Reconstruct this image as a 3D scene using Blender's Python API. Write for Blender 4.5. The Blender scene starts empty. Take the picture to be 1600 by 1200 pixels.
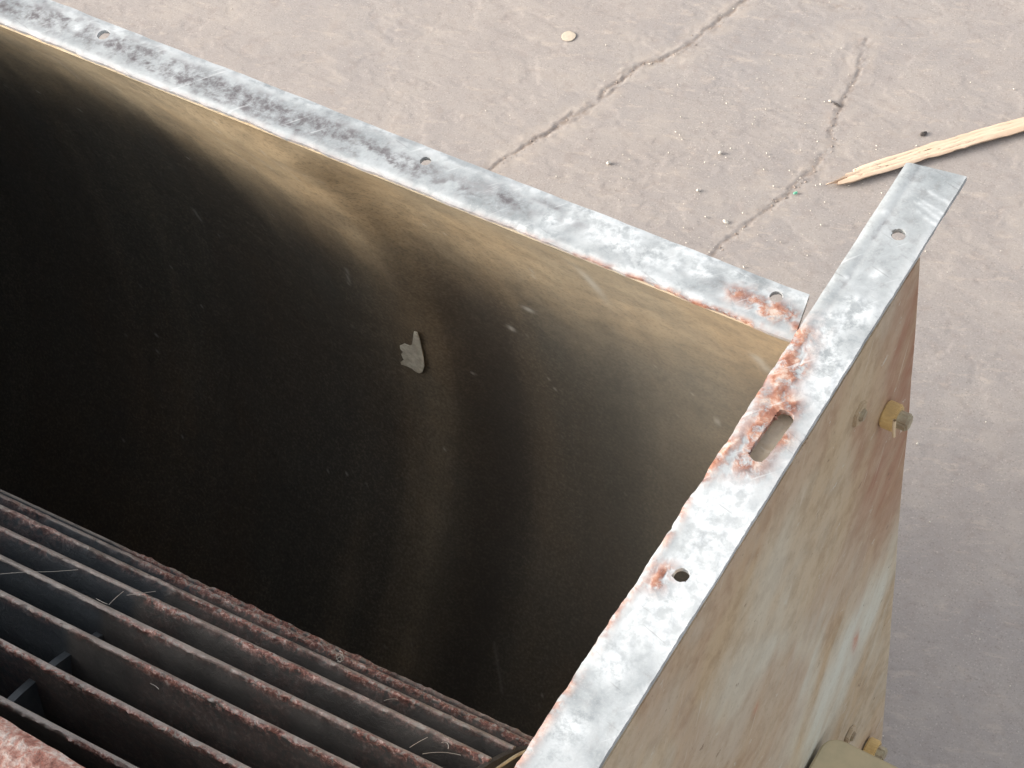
import bpy, bmesh, math, random
import numpy as np
from mathutils import Matrix, Vector

random.seed(7)
S = bpy.context.scene
COL = S.collection

# ------------------------------------------------------------------ camera
ZF = 0.84                       # height of the outlet flange above the ground
CAM = np.array([0.0, 0.0, ZF + 0.80])
FPX = 2920.0                    # focal length in pixels of the 1600 px wide photograph
_R = np.array([[0.8513, 0.3524, -0.3889], [0.5094, -0.7328, 0.4511], [-0.1260, -0.5821, -0.8033]])
_t = -0.0227
R = np.array([math.cos(_t)*_R[0] + math.sin(_t)*_R[1], -math.sin(_t)*_R[0] + math.cos(_t)*_R[1], _R[2]])
_u, _s, _v = np.linalg.svd(R); R = _u @ _v
cam = bpy.data.cameras.new('camera')
cam.sensor_width = 36.0; cam.lens = FPX/1600*36.0
cam.clip_start = 0.02; cam.clip_end = 200
co = bpy.data.objects.new('camera', cam); COL.objects.link(co)
rt, up, bk = R @ np.array([1, 0, 0]), R @ np.array([0, -1, 0]), R @ np.array([0, 0, -1])
co.matrix_world = Matrix(((rt[0], up[0], bk[0], CAM[0]), (rt[1], up[1], bk[1], CAM[1]), (rt[2], up[2], bk[2], CAM[2]), (0, 0, 0, 1)))
S.camera = co
S.render.resolution_x = 1024; S.render.resolution_y = 768

# ------------------------------------------------------------------ sky, sun, exposure
SUN_EL, SUN_AZ = math.radians(18), math.radians(-117)     # low hazy sun over the viewer's left shoulder
w = bpy.data.worlds.new('World'); S.world = w; w.use_nodes = True
nt = w.node_tree; nt.nodes.clear()
sky = nt.nodes.new('ShaderNodeTexSky'); sky.sky_type = 'NISHITA'; sky.sun_disc = False
sky.sun_elevation = SUN_EL; sky.sun_rotation = SUN_AZ
sky.air_density = 1.0; sky.dust_density = 6.0; sky.ozone_density = 1.0
bg = nt.nodes.new('ShaderNodeBackground'); bg.inputs['Strength'].default_value = 0.15
wo = nt.nodes.new('ShaderNodeOutputWorld')
hz = nt.nodes.new('ShaderNodeHueSaturation'); hz.inputs['Saturation'].default_value = 0.30      # hazy white sky
nt.links.new(sky.outputs[0], hz.inputs['Color']); nt.links.new(hz.outputs[0], bg.inputs[0]); nt.links.new(bg.outputs[0], wo.inputs[0])
sl = bpy.data.lights.new('sun', 'SUN'); sl.energy = 0.60; sl.angle = math.radians(12); sl.color = (1.0, 0.95, 0.87)
so = bpy.data.objects.new('sun', sl); COL.objects.link(so)
sd = Vector((math.sin(SUN_AZ)*math.cos(SUN_EL), math.cos(SUN_AZ)*math.cos(SUN_EL), math.sin(SUN_EL)))
so.rotation_euler = sd.to_track_quat('Z', 'Y').to_euler(); so.location = (-1, 1, 4)
S.view_settings.view_transform = 'Standard'; S.view_settings.look = 'None'
S.view_settings.exposure = 1.68; S.view_settings.gamma = 1.0
S.view_settings.use_curve_mapping = False
S.render.engine = 'CYCLES'
S.cycles.max_bounces = 5; S.cycles.diffuse_bounces = 3; S.cycles.glossy_bounces = 2

# ------------------------------------------------------------------ helpers
def ray(p): return R @ np.array([p[0]-800.0, p[1]-600.0, FPX])
def at(p, axis, val):
    """point of the photograph (1600x1200) carried out to the plane axis = val"""
    d = ray(p); t = (val-CAM[axis])/d[axis]
    return CAM + t*d

def _hash(ix, iy, seed):
    h = (ix.astype(np.int64)*374761393 + iy.astype(np.int64)*668265263 + seed*974711) & 0xffffffff
    h = ((h ^ (h >> 13))*1274126177) & 0xffffffff
    return ((h ^ (h >> 16)) & 0xffff)/65535.0
def vnoise(x, y, seed=0):
    ix = np.floor(x); iy = np.floor(y); fx = x-ix; fy = y-iy
    fx = fx*fx*(3-2*fx); fy = fy*fy*(3-2*fy)
    a = _hash(ix, iy, seed); b = _hash(ix+1, iy, seed); c = _hash(ix, iy+1, seed); d = _hash(ix+1, iy+1, seed)
    return (a*(1-fx)+b*fx)*(1-fy) + (c*(1-fx)+d*fx)*fy
def fbm(x, y, seed=0, oct=4, gain=0.5):
    s = 0; a = 1; t = 0
    for k in range(oct):
        s = s + a*vnoise(x*2**k + 13.7*k, y*2**k - 7.1*k, seed+k); t += a; a *= gain
    return s/t
def sstep(a, b, x):
    t = np.clip((x-a)/(b-a), 0, 1); return t*t*(3-2*t)

def link(name, me, mat, parent=None):
    o = bpy.data.objects.new(name, me); COL.objects.link(o)
    if mat is not None and len(me.materials) == 0: me.materials.append(mat)
    if parent is not None: o.parent = parent
    return o
def tag(o, label=None, cat=None, group=None, kind=None):
    if label: o['label'] = label
    if cat: o['category'] = cat
    if group: o['group'] = group
    if kind: o['kind'] = kind
    return o
def mesh(name, V, F, smooth=True):
    me = bpy.data.meshes.new(name); me.from_pydata([tuple(v) for v in V], [], F); me.update()
    if smooth:
        me.polygons.foreach_set('use_smooth', [True]*len(me.polygons))
    return me

def grid(name, P, keep=None, attr=None, smooth=True):
    """P: (n, m, 3) points; keep: (n-1, m-1) faces to keep; attr: (n, m, 3) stored as colour attribute 'mask'"""
    n, m = P.shape[:2]
    idx = np.arange(n*m).reshape(n, m)
    q = np.stack([idx[:-1, :-1], idx[1:, :-1], idx[1:, 1:], idx[:-1, 1:]], -1).reshape(-1, 4)
    if keep is not None: q = q[keep.reshape(-1)]
    me = bpy.data.meshes.new(name)
    me.vertices.add(n*m); me.vertices.foreach_set('co', P.reshape(-1).astype(np.float32))
    me.loops.add(len(q)*4); me.loops.foreach_set('vertex_index', q.reshape(-1).astype(np.int32))
    me.polygons.add(len(q))
    me.polygons.foreach_set('loop_start', np.arange(0, len(q)*4, 4, dtype=np.int32))
    me.polygons.foreach_set('use_smooth', np.full(len(q), smooth))
    me.update(calc_edges=True)
    if attr is not None:
        a = me.attributes.new('mask', 'FLOAT_COLOR', 'POINT')
        c4 = np.ones((n*m, 4), np.float32); c4[:, :3] = np.clip(attr.reshape(-1, 3), 0, 1)
        a.data.foreach_set('color', c4.reshape(-1))
    if keep is not None:
        bm = bmesh.new(); bm.from_mesh(me)
        bmesh.ops.delete(bm, geom=[v for v in bm.verts if not v.link_faces], context='VERTS')
        bm.to_mesh(me); bm.free()
    return me

def punch(U, V, holes):
    """holes (u0, v0, u1, v1, r) capsule-shaped: pushes inner points to the rim, returns U, V, faces to keep"""
    inside = np.zeros(U.shape, bool)
    for (u0, v0, u1, v1, r) in holes:
        du, dv = u1-u0, v1-v0; L = du*du+dv*dv
        t = np.clip(((U-u0)*du+(V-v0)*dv)/L, 0, 1) if L > 0 else np.zeros_like(U)
        cu, cv = u0+t*du, v0+t*dv
        d = np.hypot(U-cu, V-cv)
        ins = d < r
        inside |= ins
        k = np.where(ins, r/np.maximum(d, 1e-6), 1)
        U = cu+(U-cu)*k; V = cv+(V-cv)*k
    al = inside[:-1, :-1] & inside[1:, :-1] & inside[1:, 1:] & inside[:-1, 1:]
    return U, V, ~al

def solid(o, t, off=-1.0):
    m = o.modifiers.new('thickness', 'SOLIDIFY'); m.thickness = t; m.offset = off; m.use_even_offset = False
    e = o.modifiers.new('crisp_edges', 'EDGE_SPLIT'); e.split_angle = math.radians(50)
    return o

def extrude_poly(name, pts, z0, z1, bevel=0.0, seg=2):
    bm = bmesh.new()
    vs = [bm.verts.new((p[0], p[1], z0)) for p in pts]
    f = bm.faces.new(vs)
    r = bmesh.ops.extrude_face_region(bm, geom=[f])
    for v in [g for g in r['geom'] if isinstance(g, bmesh.types.BMVert)]: v.co.z = z1
    bmesh.ops.recalc_face_normals(bm, faces=bm.faces)
    if bevel: bmesh.ops.bevel(bm, geom=bm.edges[:], offset=bevel, segments=seg, affect='EDGES', clamp_overlap=True)
    me = bpy.data.meshes.new(name); bm.to_mesh(me); bm.free()
    return me

# ------------------------------------------------------------------ material helper
class NT:
    def __init__(s, name):
        s.m = bpy.data.materials.new(name); s.m.use_nodes = True
        s.t = s.m.node_tree; s.t.nodes.clear()
        s.out = s.t.nodes.new('ShaderNodeOutputMaterial'); s.b = s.t.nodes.new('ShaderNodeBsdfPrincipled')
        s.t.links.new(s.b.outputs[0], s.out.inputs[0])
        s.geo = None
    def n(s, ty, **kw):
        x = s.t.nodes.new(ty)
        for k, v in kw.items(): setattr(x, k, v)
        return x
    def put(s, sock, v):
        if hasattr(v, 'is_linked') or isinstance(v, bpy.types.NodeSocket): s.t.links.new(v, sock)
        elif isinstance(v, (tuple, list)) and len(v) == 3 and sock.type == 'RGBA': sock.default_value = (*v, 1)
        else: sock.default_value = v
    def pos(s, scale=(1, 1, 1), rot=(0, 0, 0), obj=False):
        if obj: src = s.n('ShaderNodeTexCoord').outputs['Object']
        else: src = s.n('ShaderNodeNewGeometry').outputs['Position']
        mp = s.n('ShaderNodeMapping'); s.put(mp.inputs['Vector'], src)
        mp.inputs['Rotation'].default_value = rot
        m2 = s.n('ShaderNodeMapping'); s.put(m2.inputs['Vector'], mp.outputs[0]); m2.inputs['Scale'].default_value = scale
        return m2.outputs[0]
    def noise(s, vec, scale, detail=4, rough=0.55, dist=0.0):
        x = s.n('ShaderNodeTexNoise'); s.put(x.inputs['Vector'], vec)
        x.inputs['Scale'].default_value = scale; x.inputs['Detail'].default_value = detail
        x.inputs['Roughness'].default_value = rough; x.inputs['Distortion'].default_value = dist
        return x.outputs['Fac']
    def vor(s, vec, scale, feature='F1', out='Distance'):
        x = s.n('ShaderNodeTexVoronoi', feature=feature); s.put(x.inputs['Vector'], vec); x.inputs['Scale'].default_value = scale
        return x.outputs[out]
    def ramp(s, fac, stops, interp='LINEAR'):
        x = s.n('ShaderNodeValToRGB'); s.put(x.inputs[0], fac); e = x.color_ramp.elements; x.color_ramp.interpolation = interp
        while len(e) < len(stops): e.new(0.5)
        for k, (p, c) in enumerate(stops):
            e[k].position = p; e[k].color = (*c, 1) if isinstance(c, (tuple, list)) else (c, c, c, 1)
        return x.outputs[0]
    def rng(s, fac, a, b, c=0.0, d=1.0):
        x = s.n('ShaderNodeMapRange'); s.put(x.inputs[0], fac)
        for k, v in enumerate((a, b, c, d)): x.inputs[k+1].default_value = v
        return x.outputs[0]
    def math(s, op, a, b=0.0, clamp=False):
        x = s.n('ShaderNodeMath', operation=op); x.use_clamp = clamp; s.put(x.inputs[0], a); s.put(x.inputs[1], b); return x.outputs[0]
    def mix(s, fac, a, b, mode='MIX'):
        x = s.n('ShaderNodeMix', data_type='RGBA', blend_type=mode)
        s.put(x.inputs[0], fac); s.put(x.inputs[6], a); s.put(x.inputs[7], b); return x.outputs[2]
    def attr(s, name='mask'):
        x = s.n('ShaderNodeAttribute', attribute_name=name); sp = s.n('ShaderNodeSeparateColor')
        s.t.links.new(x.outputs['Color'], sp.inputs[0]); return sp.outputs[0], sp.outputs[1], sp.outputs[2]
    def bump(s, h, strength=0.3, dist=0.001, prev=None):
        x = s.n('ShaderNodeBump'); x.inputs['Strength'].default_value = strength; x.inputs['Distance'].default_value = dist
        s.put(x.inputs['Height'], h)
        if prev is not None: s.put(x.inputs['Normal'], prev)
        return x.outputs[0]
    def fin(s, col, rough=0.6, metal=0.0, normal=None, spec=0.5):
        s.put(s.b.inputs['Base Color'], col); s.put(s.b.inputs['Roughness'], rough); s.put(s.b.inputs['Metallic'], metal)
        s.b.inputs['Specular IOR Level'].default_value = spec
        if normal is not None: s.put(s.b.inputs['Normal'], normal)
        return s.m

# ------------------------------------------------------------------ materials
def mat_ground():
    k = NT('brown_concrete'); p = k.pos()
    big = k.noise(p, 2.2, 4, 0.55, 0.4); mid = k.noise(p, 14, 5, 0.6); fine = k.noise(p, 160, 4, 0.65); pf = k.pos((1, 1, 1), (0, 0, 0.5))
    c = k.mix(k.rng(big, 0.35, 0.65), (0.303, 0.266, 0.242), (0.280, 0.254, 0.240))
    c = k.mix(k.rng(mid, 0.42, 0.72, 0, 0.55), c, (0.362, 0.32, 0.285))
    c = k.mix(k.rng(k.noise(p, 48, 6, 0.7, 0.2), 0.52, 0.68, 0, 0.5), c, (0.245, 0.205, 0.185))
    c = k.mix(k.rng(k.noise(k.pos((30, 90, 30), (0, 0, -0.35)), 1.0, 6, 0.7, 0.3), 0.56, 0.64, 0, 0.4), c, (0.42, 0.355, 0.30))
    c = k.mix(k.rng(fine, 0.5, 0.8, 0, 0.35), c, (0.22, 0.18, 0.155))
    sp = k.noise(p, 520, 3, 0.6)
    c = k.mix(k.rng(sp, 0.60, 0.72, 0, 0.6), c, (0.52, 0.46, 0.40)); c = k.mix(k.rng(sp, 0.42, 0.32, 0, 0.5), c, (0.16, 0.13, 0.115))
    r, g, b = k.attr()
    c = k.mix(k.math('MULTIPLY', r, k.rng(k.noise(p, 110, 5, 0.75), 0.40, 0.56, 0.25, 1.0)), c, (0.205, 0.150, 0.112))
    c = k.mix(k.math('MULTIPLY', g, 0.35), c, (0.40, 0.345, 0.295))
    st = k.noise(k.pos((9, 34, 9), (0, 0, 0.42)), 2.6, 6, 0.62, 0.6)
    n = k.bump(st, 0.05, 0.003)
    n = k.bump(k.noise(p, 45, 6, 0.62), 0.07, 0.003, n)
    n = k.bump(fine, 0.32, 0.0008, n)
    n = k.bump(k.noise(k.pos((40, 110, 40), (0, 0, -0.35)), 1.0, 5, 0.7, 0.8), 0.10, 0.003, n)
    return k.fin(c, 0.85, 0, n, 0.25)

def mat_galv(name, tint=(0.24, 0.258, 0.263), light=(0.39, 0.41, 0.415)):
    """weathered zinc: mask r = rust, g = white oxide, b = dark grime"""
    k = NT(name); p = k.pos(); r, g, b = k.attr()
    n1 = k.noise(p, 38, 6, 0.68, 0.2); n2 = k.noise(p, 150, 6, 0.72, 0.15); n3 = k.noise(p, 700, 3, 0.6)
    n0 = k.noise(p, 11, 4, 0.6, 0.3); c = k.mix(k.rng(n1, 0.38, 0.64), tint, light); c = k.mix(k.rng(n0, 0.42, 0.62, 0, 0.45), c, (0.46, 0.475, 0.475))
    c = k.mix(k.rng(n2, 0.50, 0.66, 0, 0.45), c, (0.20, 0.195, 0.19)); c = k.mix(k.rng(n3, 0.55, 0.75, 0, 0.35), c, (0.50, 0.50, 0.49))
    dk = k.math('MULTIPLY', b, k.rng(n2, 0.36, 0.60))
    c = k.mix(dk, c, k.mix(n1, (0.07, 0.062, 0.065), (0.17, 0.155, 0.16)))
    wf = k.math('MULTIPLY', g, k.rng(n2, 0.40, 0.56, 0.15, 1.0))
    c = k.mix(wf, c, (0.52, 0.54, 0.545))
    rf = k.math('MULTIPLY', r, k.rng(n2, 0.34, 0.50), True)
    rc = k.ramp(k.noise(p, 120, 6, 0.66, 0.2), [(0.32, (0.10, 0.048, 0.036)), (0.44, (0.23, 0.095, 0.062)), (0.54, (0.33, 0.165, 0.11)), (0.66, (0.48, 0.38, 0.32))])
    c = k.mix(rf, c, rc)
    h = k.math('ADD', k.math('MULTIPLY', n2, 0.7), k.math('MULTIPLY', n3, 0.3))
    n = k.bump(h, 0.14, 0.0012); n = k.bump(k.math('MULTIPLY', rf, k.noise(p, 190, 4, 0.7, 0.5)), 0.35, 0.0010, n)
    sc = k.noise(k.pos((420, 30, 30), (0, 0, 0.7)), 1.0, 3, 0.5); c = k.mix(k.rng(sc, 0.66, 0.72, 0, 0.4), c, (0.58, 0.59, 0.59))
    sc2 = k.noise(k.pos((30, 460, 30), (0, 0, 0.25)), 1.0, 3, 0.5); c = k.mix(k.rng(sc2, 0.67, 0.73, 0, 0.4), c, (0.17, 0.165, 0.16))
    rg = k.rng(n1, 0.3, 0.7, 0.62, 0.46); rg = k.math('MAXIMUM', rg, k.math('MULTIPLY', rf, 0.9))
    return k.fin(c, rg, k.math('MULTIPLY', k.math('SUBTRACT', 1.0, k.math('MAXIMUM', rf, wf)), 0.25, True), n, 0.4)

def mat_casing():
    """inside of the casing: bare sheet under a brown oily film; mask r = ochre with painted sunlight, g = pale scuffs and painted haze, b = grease and painted shade"""
    k = NT('stained_casing_painted_light'); p = k.pos(); r, g, b = k.attr()
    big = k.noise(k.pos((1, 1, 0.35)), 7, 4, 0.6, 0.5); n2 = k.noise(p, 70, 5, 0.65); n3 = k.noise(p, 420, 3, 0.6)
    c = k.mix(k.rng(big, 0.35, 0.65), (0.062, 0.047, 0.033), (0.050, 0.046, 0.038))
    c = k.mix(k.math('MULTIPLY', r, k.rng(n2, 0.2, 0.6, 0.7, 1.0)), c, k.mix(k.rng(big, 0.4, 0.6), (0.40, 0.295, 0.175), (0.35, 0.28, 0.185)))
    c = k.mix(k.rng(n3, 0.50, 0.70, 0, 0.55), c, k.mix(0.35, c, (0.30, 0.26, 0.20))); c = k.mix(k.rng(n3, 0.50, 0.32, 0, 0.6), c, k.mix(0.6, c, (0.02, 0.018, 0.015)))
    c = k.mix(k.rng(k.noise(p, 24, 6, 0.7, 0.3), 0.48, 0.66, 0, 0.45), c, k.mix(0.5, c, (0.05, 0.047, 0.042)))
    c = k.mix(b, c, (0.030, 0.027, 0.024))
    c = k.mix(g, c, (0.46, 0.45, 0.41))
    n = k.bump(n2, 0.12, 0.0015); n = k.bump(n3, 0.15, 0.0005, n)
    return k.fin(c, k.rng(n2, 0.3, 0.7, 0.52, 0.70), 0.20, n, 0.4)

def mat_plate():
    k = NT('stained_plate_paint'); p = k.pos(); r, g, b = k.attr()
    q = k.pos((1, 15, 5), (math.radians(42), 0, 0))
    s1 = k.noise(q, 1.1, 5, 0.6, 0.3); s2 = k.noise(q, 3.2, 5, 0.65, 0.2); n2 = k.noise(p, 55, 6, 0.65); n3 = k.noise(p, 300, 4, 0.65)
    c = k.mix(k.rng(s1, 0.35, 0.70), (0.49, 0.37, 0.235), (0.53, 0.44, 0.315))
    c = k.mix(k.rng(n2, 0.45, 0.62, 0, 0.75), c, (0.36, 0.26, 0.16)); c = k.mix(k.rng(k.noise(p, 16, 6, 0.7, 0.3), 0.5, 0.62, 0, 0.45), c, (0.46, 0.40, 0.31))
    c = k.mix(k.math('MULTIPLY', g, k.rng(s1, 0.35, 0.62)), c, (0.60, 0.595, 0.51))
    c = k.mix(k.math('MULTIPLY', r, k.rng(s2, 0.35, 0.65, 0.45, 1.0)), c, (0.33, 0.165, 0.10))
    c = k.mix(k.math('MULTIPLY', b, k.rng(n2, 0.3, 0.55)), c, (0.48, 0.17, 0.095))
    c = k.mix(k.rng(s2, 0.66, 0.74, 0, 0.3), c, (0.62, 0.57, 0.47))
    c = k.mix(k.rng(n3, 0.56, 0.78, 0, 0.4), c, (0.19, 0.14, 0.095))
    ch = k.noise(k.pos((60, 60, 90)), 1.0, 6, 0.7, 0.2); c = k.mix(k.rng(ch, 0.655, 0.665, 0, 0.7), c, (0.56, 0.53, 0.45)); c = k.mix(k.rng(ch, 0.335, 0.325, 0, 0.7), c, (0.17, 0.105, 0.065))
    sc = k.noise(k.pos((60, 330, 22), (0.5, 0, 0)), 1.0, 3, 0.5); c = k.mix(k.rng(sc, 0.68, 0.72, 0, 0.5), c, (0.60, 0.55, 0.45))
    n = k.bump(n2, 0.18, 0.0016); n = k.bump(n3, 0.2, 0.0006, n); n = k.bump(k.rng(ch, 0.645, 0.665), 0.2, 0.0006, n)
    return k.fin(c, k.rng(n2, 0.3, 0.7, 0.5, 0.68), 0.1, n, 0.4)

def mat_blade():
    """mask r = rust, g = lighter grey lips, b = blue-black faces beyond the middle disc"""
    k = NT('rusted_blade_steel'); p = k.pos(); r, g, b = k.attr()
    n1 = k.noise(p, 40, 5, 0.65); n2 = k.noise(p, 210, 5, 0.7, 0.6)
    c = k.mix(k.rng(n1, 0.4, 0.65), (0.048, 0.046, 0.044), (0.070, 0.066, 0.062))
    c = k.mix(k.math('MULTIPLY', g, k.rng(n1, 0.3, 0.5, 0.6, 1)), c, (0.27, 0.245, 0.225))
    c = k.mix(b, c, (0.030, 0.036, 0.042))
    rf = k.math('MULTIPLY', r, k.rng(n2, 0.42, 0.50))
    rc = k.ramp(k.noise(p, 330, 5, 0.7, 0.5), [(0.30, (0.045, 0.024, 0.022)), (0.46, (0.140, 0.060, 0.050)), (0.54, (0.26, 0.125, 0.098)), (0.64, (0.44, 0.37, 0.34))])
    c = k.mix(rf, c, rc)
    n = k.bump(n2, 0.5, 0.0016)
    return k.fin(c, k.rng(n1, 0.3, 0.7, 0.45, 0.7), 0.15, n, 0.4)

def mat_simple(name, a, b_, scale=60, rough=0.6, metal=0.0, bump=0.2, detail=5, spec=0.4):
    k = NT(name); p = k.pos(); n1 = k.noise(p, scale, detail, 0.65)
    return k.fin(k.mix(k.rng(n1, 0.38, 0.64), a, b_), rough, metal, k.bump(n1, bump, 0.001), spec)

def mat_wood(ang):
    k = NT('split_pine'); q = k.pos((6, 170, 60), (0, 0, -ang)); p = k.pos()
    g1 = k.noise(q, 1.0, 5, 0.6, 0.4); g2 = k.noise(p, 30, 4, 0.6)
    c = k.mix(k.rng(g1, 0.35, 0.68), (0.62, 0.47, 0.345), (0.53, 0.375, 0.26))
    c = k.mix(k.rng(g2, 0.45, 0.7, 0, 0.5), c, (0.68, 0.54, 0.41))
    return k.fin(c, 0.7, 0, k.bump(g1, 0.4, 0.0012), 0.3)

M_GROUND = mat_ground()
M_FLANGE = mat_galv('weathered_zinc')
M_CASING = mat_casing()
M_PLATE = mat_plate()
M_BLADE = mat_blade()
def mat_lip():
    k = NT('flaking_rust'); p = k.pos(); n1 = k.noise(p, 120, 5, 0.7, 0.3); n2 = k.noise(p, 420, 4, 0.7, 0.3); v = k.vor(p, 260)
    c = k.ramp(n1, [(0.34, (0.15, 0.065, 0.05)), (0.46, (0.28, 0.145, 0.115)), (0.54, (0.37, 0.25, 0.21)), (0.64, (0.48, 0.41, 0.37))])
    c = k.mix(k.rng(n2, 0.52, 0.66, 0, 0.6), c, (0.30, 0.09, 0.06))
    n = k.bump(n1, 0.6, 0.002); n = k.bump(v, 0.4, 0.001, n)
    return k.fin(c, 0.8, 0, n, 0.25)
M_LIP = mat_lip()
M_DARK = mat_simple('blue_black_steel', (0.030, 0.036, 0.042), (0.05, 0.055, 0.06), 50, 0.5, 0.2)
M_ZINC = mat_simple('yellow_passivated_zinc', (0.66, 0.47, 0.20), (0.54, 0.37, 0.16), 90, 0.45, 0.25, 0.15)
M_BOLT = mat_simple('dull_bolt_steel', (0.46, 0.41, 0.29), (0.32, 0.25, 0.17), 160, 0.5, 0.35, 0.3)
M_BRACKET = mat_simple('tan_bracket_paint', (0.40, 0.34, 0.215), (0.50, 0.41, 0.255), 30, 0.6, 0.05, 0.2)
M_STONE = mat_simple('pale_stone', (0.62, 0.58, 0.50), (0.48, 0.43, 0.37), 200, 0.8, 0, 0.4)
M_CRUMB = mat_simple('concrete_crumb', (0.30, 0.235, 0.19), (0.40, 0.33, 0.28), 120, 0.9, 0, 0.3)
M_SPOT = mat_simple('dried_plaster', (0.52, 0.44, 0.34), (0.45, 0.38, 0.30), 160, 0.9, 0, 0.4)
M_GREEN = mat_simple('green_plastic', (0.12, 0.42, 0.26), (0.30, 0.52, 0.40), 200, 0.4, 0, 0.1)
M_TWIG = mat_simple('dark_bark', (0.055, 0.045, 0.04), (0.10, 0.085, 0.075), 400, 0.85, 0, 0.4)
M_CHIP = mat_simple('grey_paint_flake', (0.36, 0.34, 0.28), (0.24, 0.22, 0.18), 180, 0.6, 0, 0.3)
M_WEB = mat_simple('dusty_thread', (0.42, 0.40, 0.37), (0.36, 0.34, 0.31), 100, 0.8, 0, 0.0)

# ------------------------------------------------------------------ ground
def pline(px, z=0.0): return np.array([at(p, 2, z)[:2] for p in px])
def seg_dist(X, Y, pl):
    best = np.full(X.shape, 9.0); sgn = np.zeros(X.shape)
    for a, b in zip(pl[:-1], pl[1:]):
        d = b-a; L = d @ d
        t = np.clip(((X-a[0])*d[0]+(Y-a[1])*d[1])/L, 0, 1)
        ex, ey = X-(a[0]+t*d[0]), Y-(a[1]+t*d[1])
        e = np.hypot(ex, ey); m = e < best
        best = np.where(m, e, best); sgn = np.where(m, np.sign(d[0]*ey-d[1]*ex), sgn)
    return best, sgn

def build_ground():
    ux = np.concatenate([np.linspace(-9, -1.85, 16)[:-1], np.arange(-1.85, 0.10, 0.0021), np.linspace(0.10, 8, 18)[1:]])
    uy = np.concatenate([np.linspace(-7, 0.60, 16)[:-1], np.arange(0.60, 1.75, 0.0021), np.linspace(1.75, 10, 18)[1:]])
    X, Y = np.meshgrid(ux, uy, indexing='ij')
    Z = np.zeros_like(X); crack = np.zeros_like(X); pale = np.zeros_like(X)
    inb = (X > -1.86) & (X < 0.11) & (Y > 0.59) & (Y < 1.76)
    wob = (fbm(X*60, Y*60, 3, 3)-0.5)*0.016
    wob2 = (fbm(X*60+50, Y*60, 8, 3)-0.5)*0.016
    cr = [([(1190, -25), (1165, 0), (1110, 45), (1062, 80), (1000, 104), (962, 130), (930, 160), (895, 182), (860, 205), (820, 230), (780, 255), (720, 300)], 0.0085, 0.0048, 1.0),
          ([(1352, 60), (1345, 100), (1322, 150), (1300, 200), (1302, 232), (1265, 268), (1235, 300), (1200, 325), (1170, 350), (1140, 372), (1112, 398), (1060, 450)], 0.0080, 0.0038, 0.8),
          ([(940, 302), (985, 293), (1040, 282)], 0.004, 0.0018, 0.35),
          ([(640, 72), (670, 50), (692, 22)], 0.004, 0.0016, 0.2),
          ([(1270, -6), (1300, 8), (1345, 14)], 0.005, 0.0025, 0.5),
          ([(1395, 28), (1440, 30), (1490, 18)], 0.004, 0.0015, 0.3),
          ([(1480, 172), (1510, 142), (1535, 112)], 0.003, 0.0010, 0.2),
          ([(1355, 212), (1400, 216), (1440, 206)], 0.003, 0.0012, 0.25),
          ([(1540, 350), (1575, 325), (1640, 300)], 0.004, 0.0018, 0.3),
          ([(735, 152), (760, 150), (778, 145)], 0.003, 0.0012, 0.3),
          ([(1150, 270), (1180, 285), (1190, 262)], 0.004, 0.0018, 0.3)]
    for ci, (px, wd, dp, dark) in enumerate(cr):
        pl = pline(px)
        d0, sg = seg_dist(X+wob, Y+wob2, pl)
        near = d0 < 0.06
        for st in range(3 if ci < 2 else 1):          # a crack is several broken strands side by side
            amp = (0.014, 0.030, 0.040)[st]
            wx = (fbm(X[near]*70+9*st, Y[near]*70, 53+st, 4)-0.5)*amp; wy = (fbm(X[near]*70-5*st, Y[near]*70+31, 63+st, 4)-0.5)*amp
            d, s2 = seg_dist(X[near]+wx, Y[near]+wy, pl)
            gate = sstep(0.36, 0.56, fbm(X[near]*26+17*st, Y[near]*26, 83+st, 3)+(0.16 if st == 0 else -0.02))
            w_ = wd*(0.12+0.42*fbm(X[near]*60, Y[near]*60, 93+st, 3))*(1, .7, .6)[st]
            dep = dp*(0.16, 0.11, 0.09)[st]*gate*np.exp(-(d/w_)**2)*(0.35+1.2*fbm(X[near]*140, Y[near]*140, 31, 3))
            Z[near] -= dep
            Z[near] += 0.07*dp*gate*np.exp(-((d-w_*2.2)/(w_*1.2))**2)*(s2 < 0)
            crack[near] = np.maximum(crack[near], dark*gate*np.exp(-(d/(w_*0.8))**2)*(.75, .5, .45)[st])
        crumb = np.exp(-(d0/(wd*1.5))**2)
        Z -= dp*0.07*crumb*sstep(.42, .62, fbm(X*120, Y*120, 37, 4))
        crack = np.maximum(crack, 0.30*dark*crumb*sstep(.35, .6, fbm(X*90, Y*90, 41, 4)))
        pale = np.maximum(pale, dark*np.exp(-((d0-wd*1.5)/(wd*0.9))**2)*sstep(.4, .6, fbm(X*50, Y*50, 43, 3)))
    # worn, flaky relief
    f1 = fbm(X*16, Y*26, 5, 5); f2 = fbm(X*5, Y*6, 15, 3)
    Z += (f1-0.5)*0.0006 + (f2-0.5)*0.0016
    fl = fbm(X*26+3*f1, Y*60+3*f2, 77, 4)
    Z -= 0.00035*sstep(0.55, 0.60, fl)
    pale = np.maximum(pale, 0.5*sstep(0.62, 0.72, fbm(X*30, Y*40, 91, 4)))
    Z = np.where(inb, Z, 0)
    me = grid('ground', np.stack([X, Y, Z], -1), None, np.stack([crack, pale, np.zeros_like(X)], -1))
    o = link('ground', me, M_GROUND); tag(o, 'cracked brown concrete ground, worn and dusty', 'ground', kind='structure')
    return o
build_ground()

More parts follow.
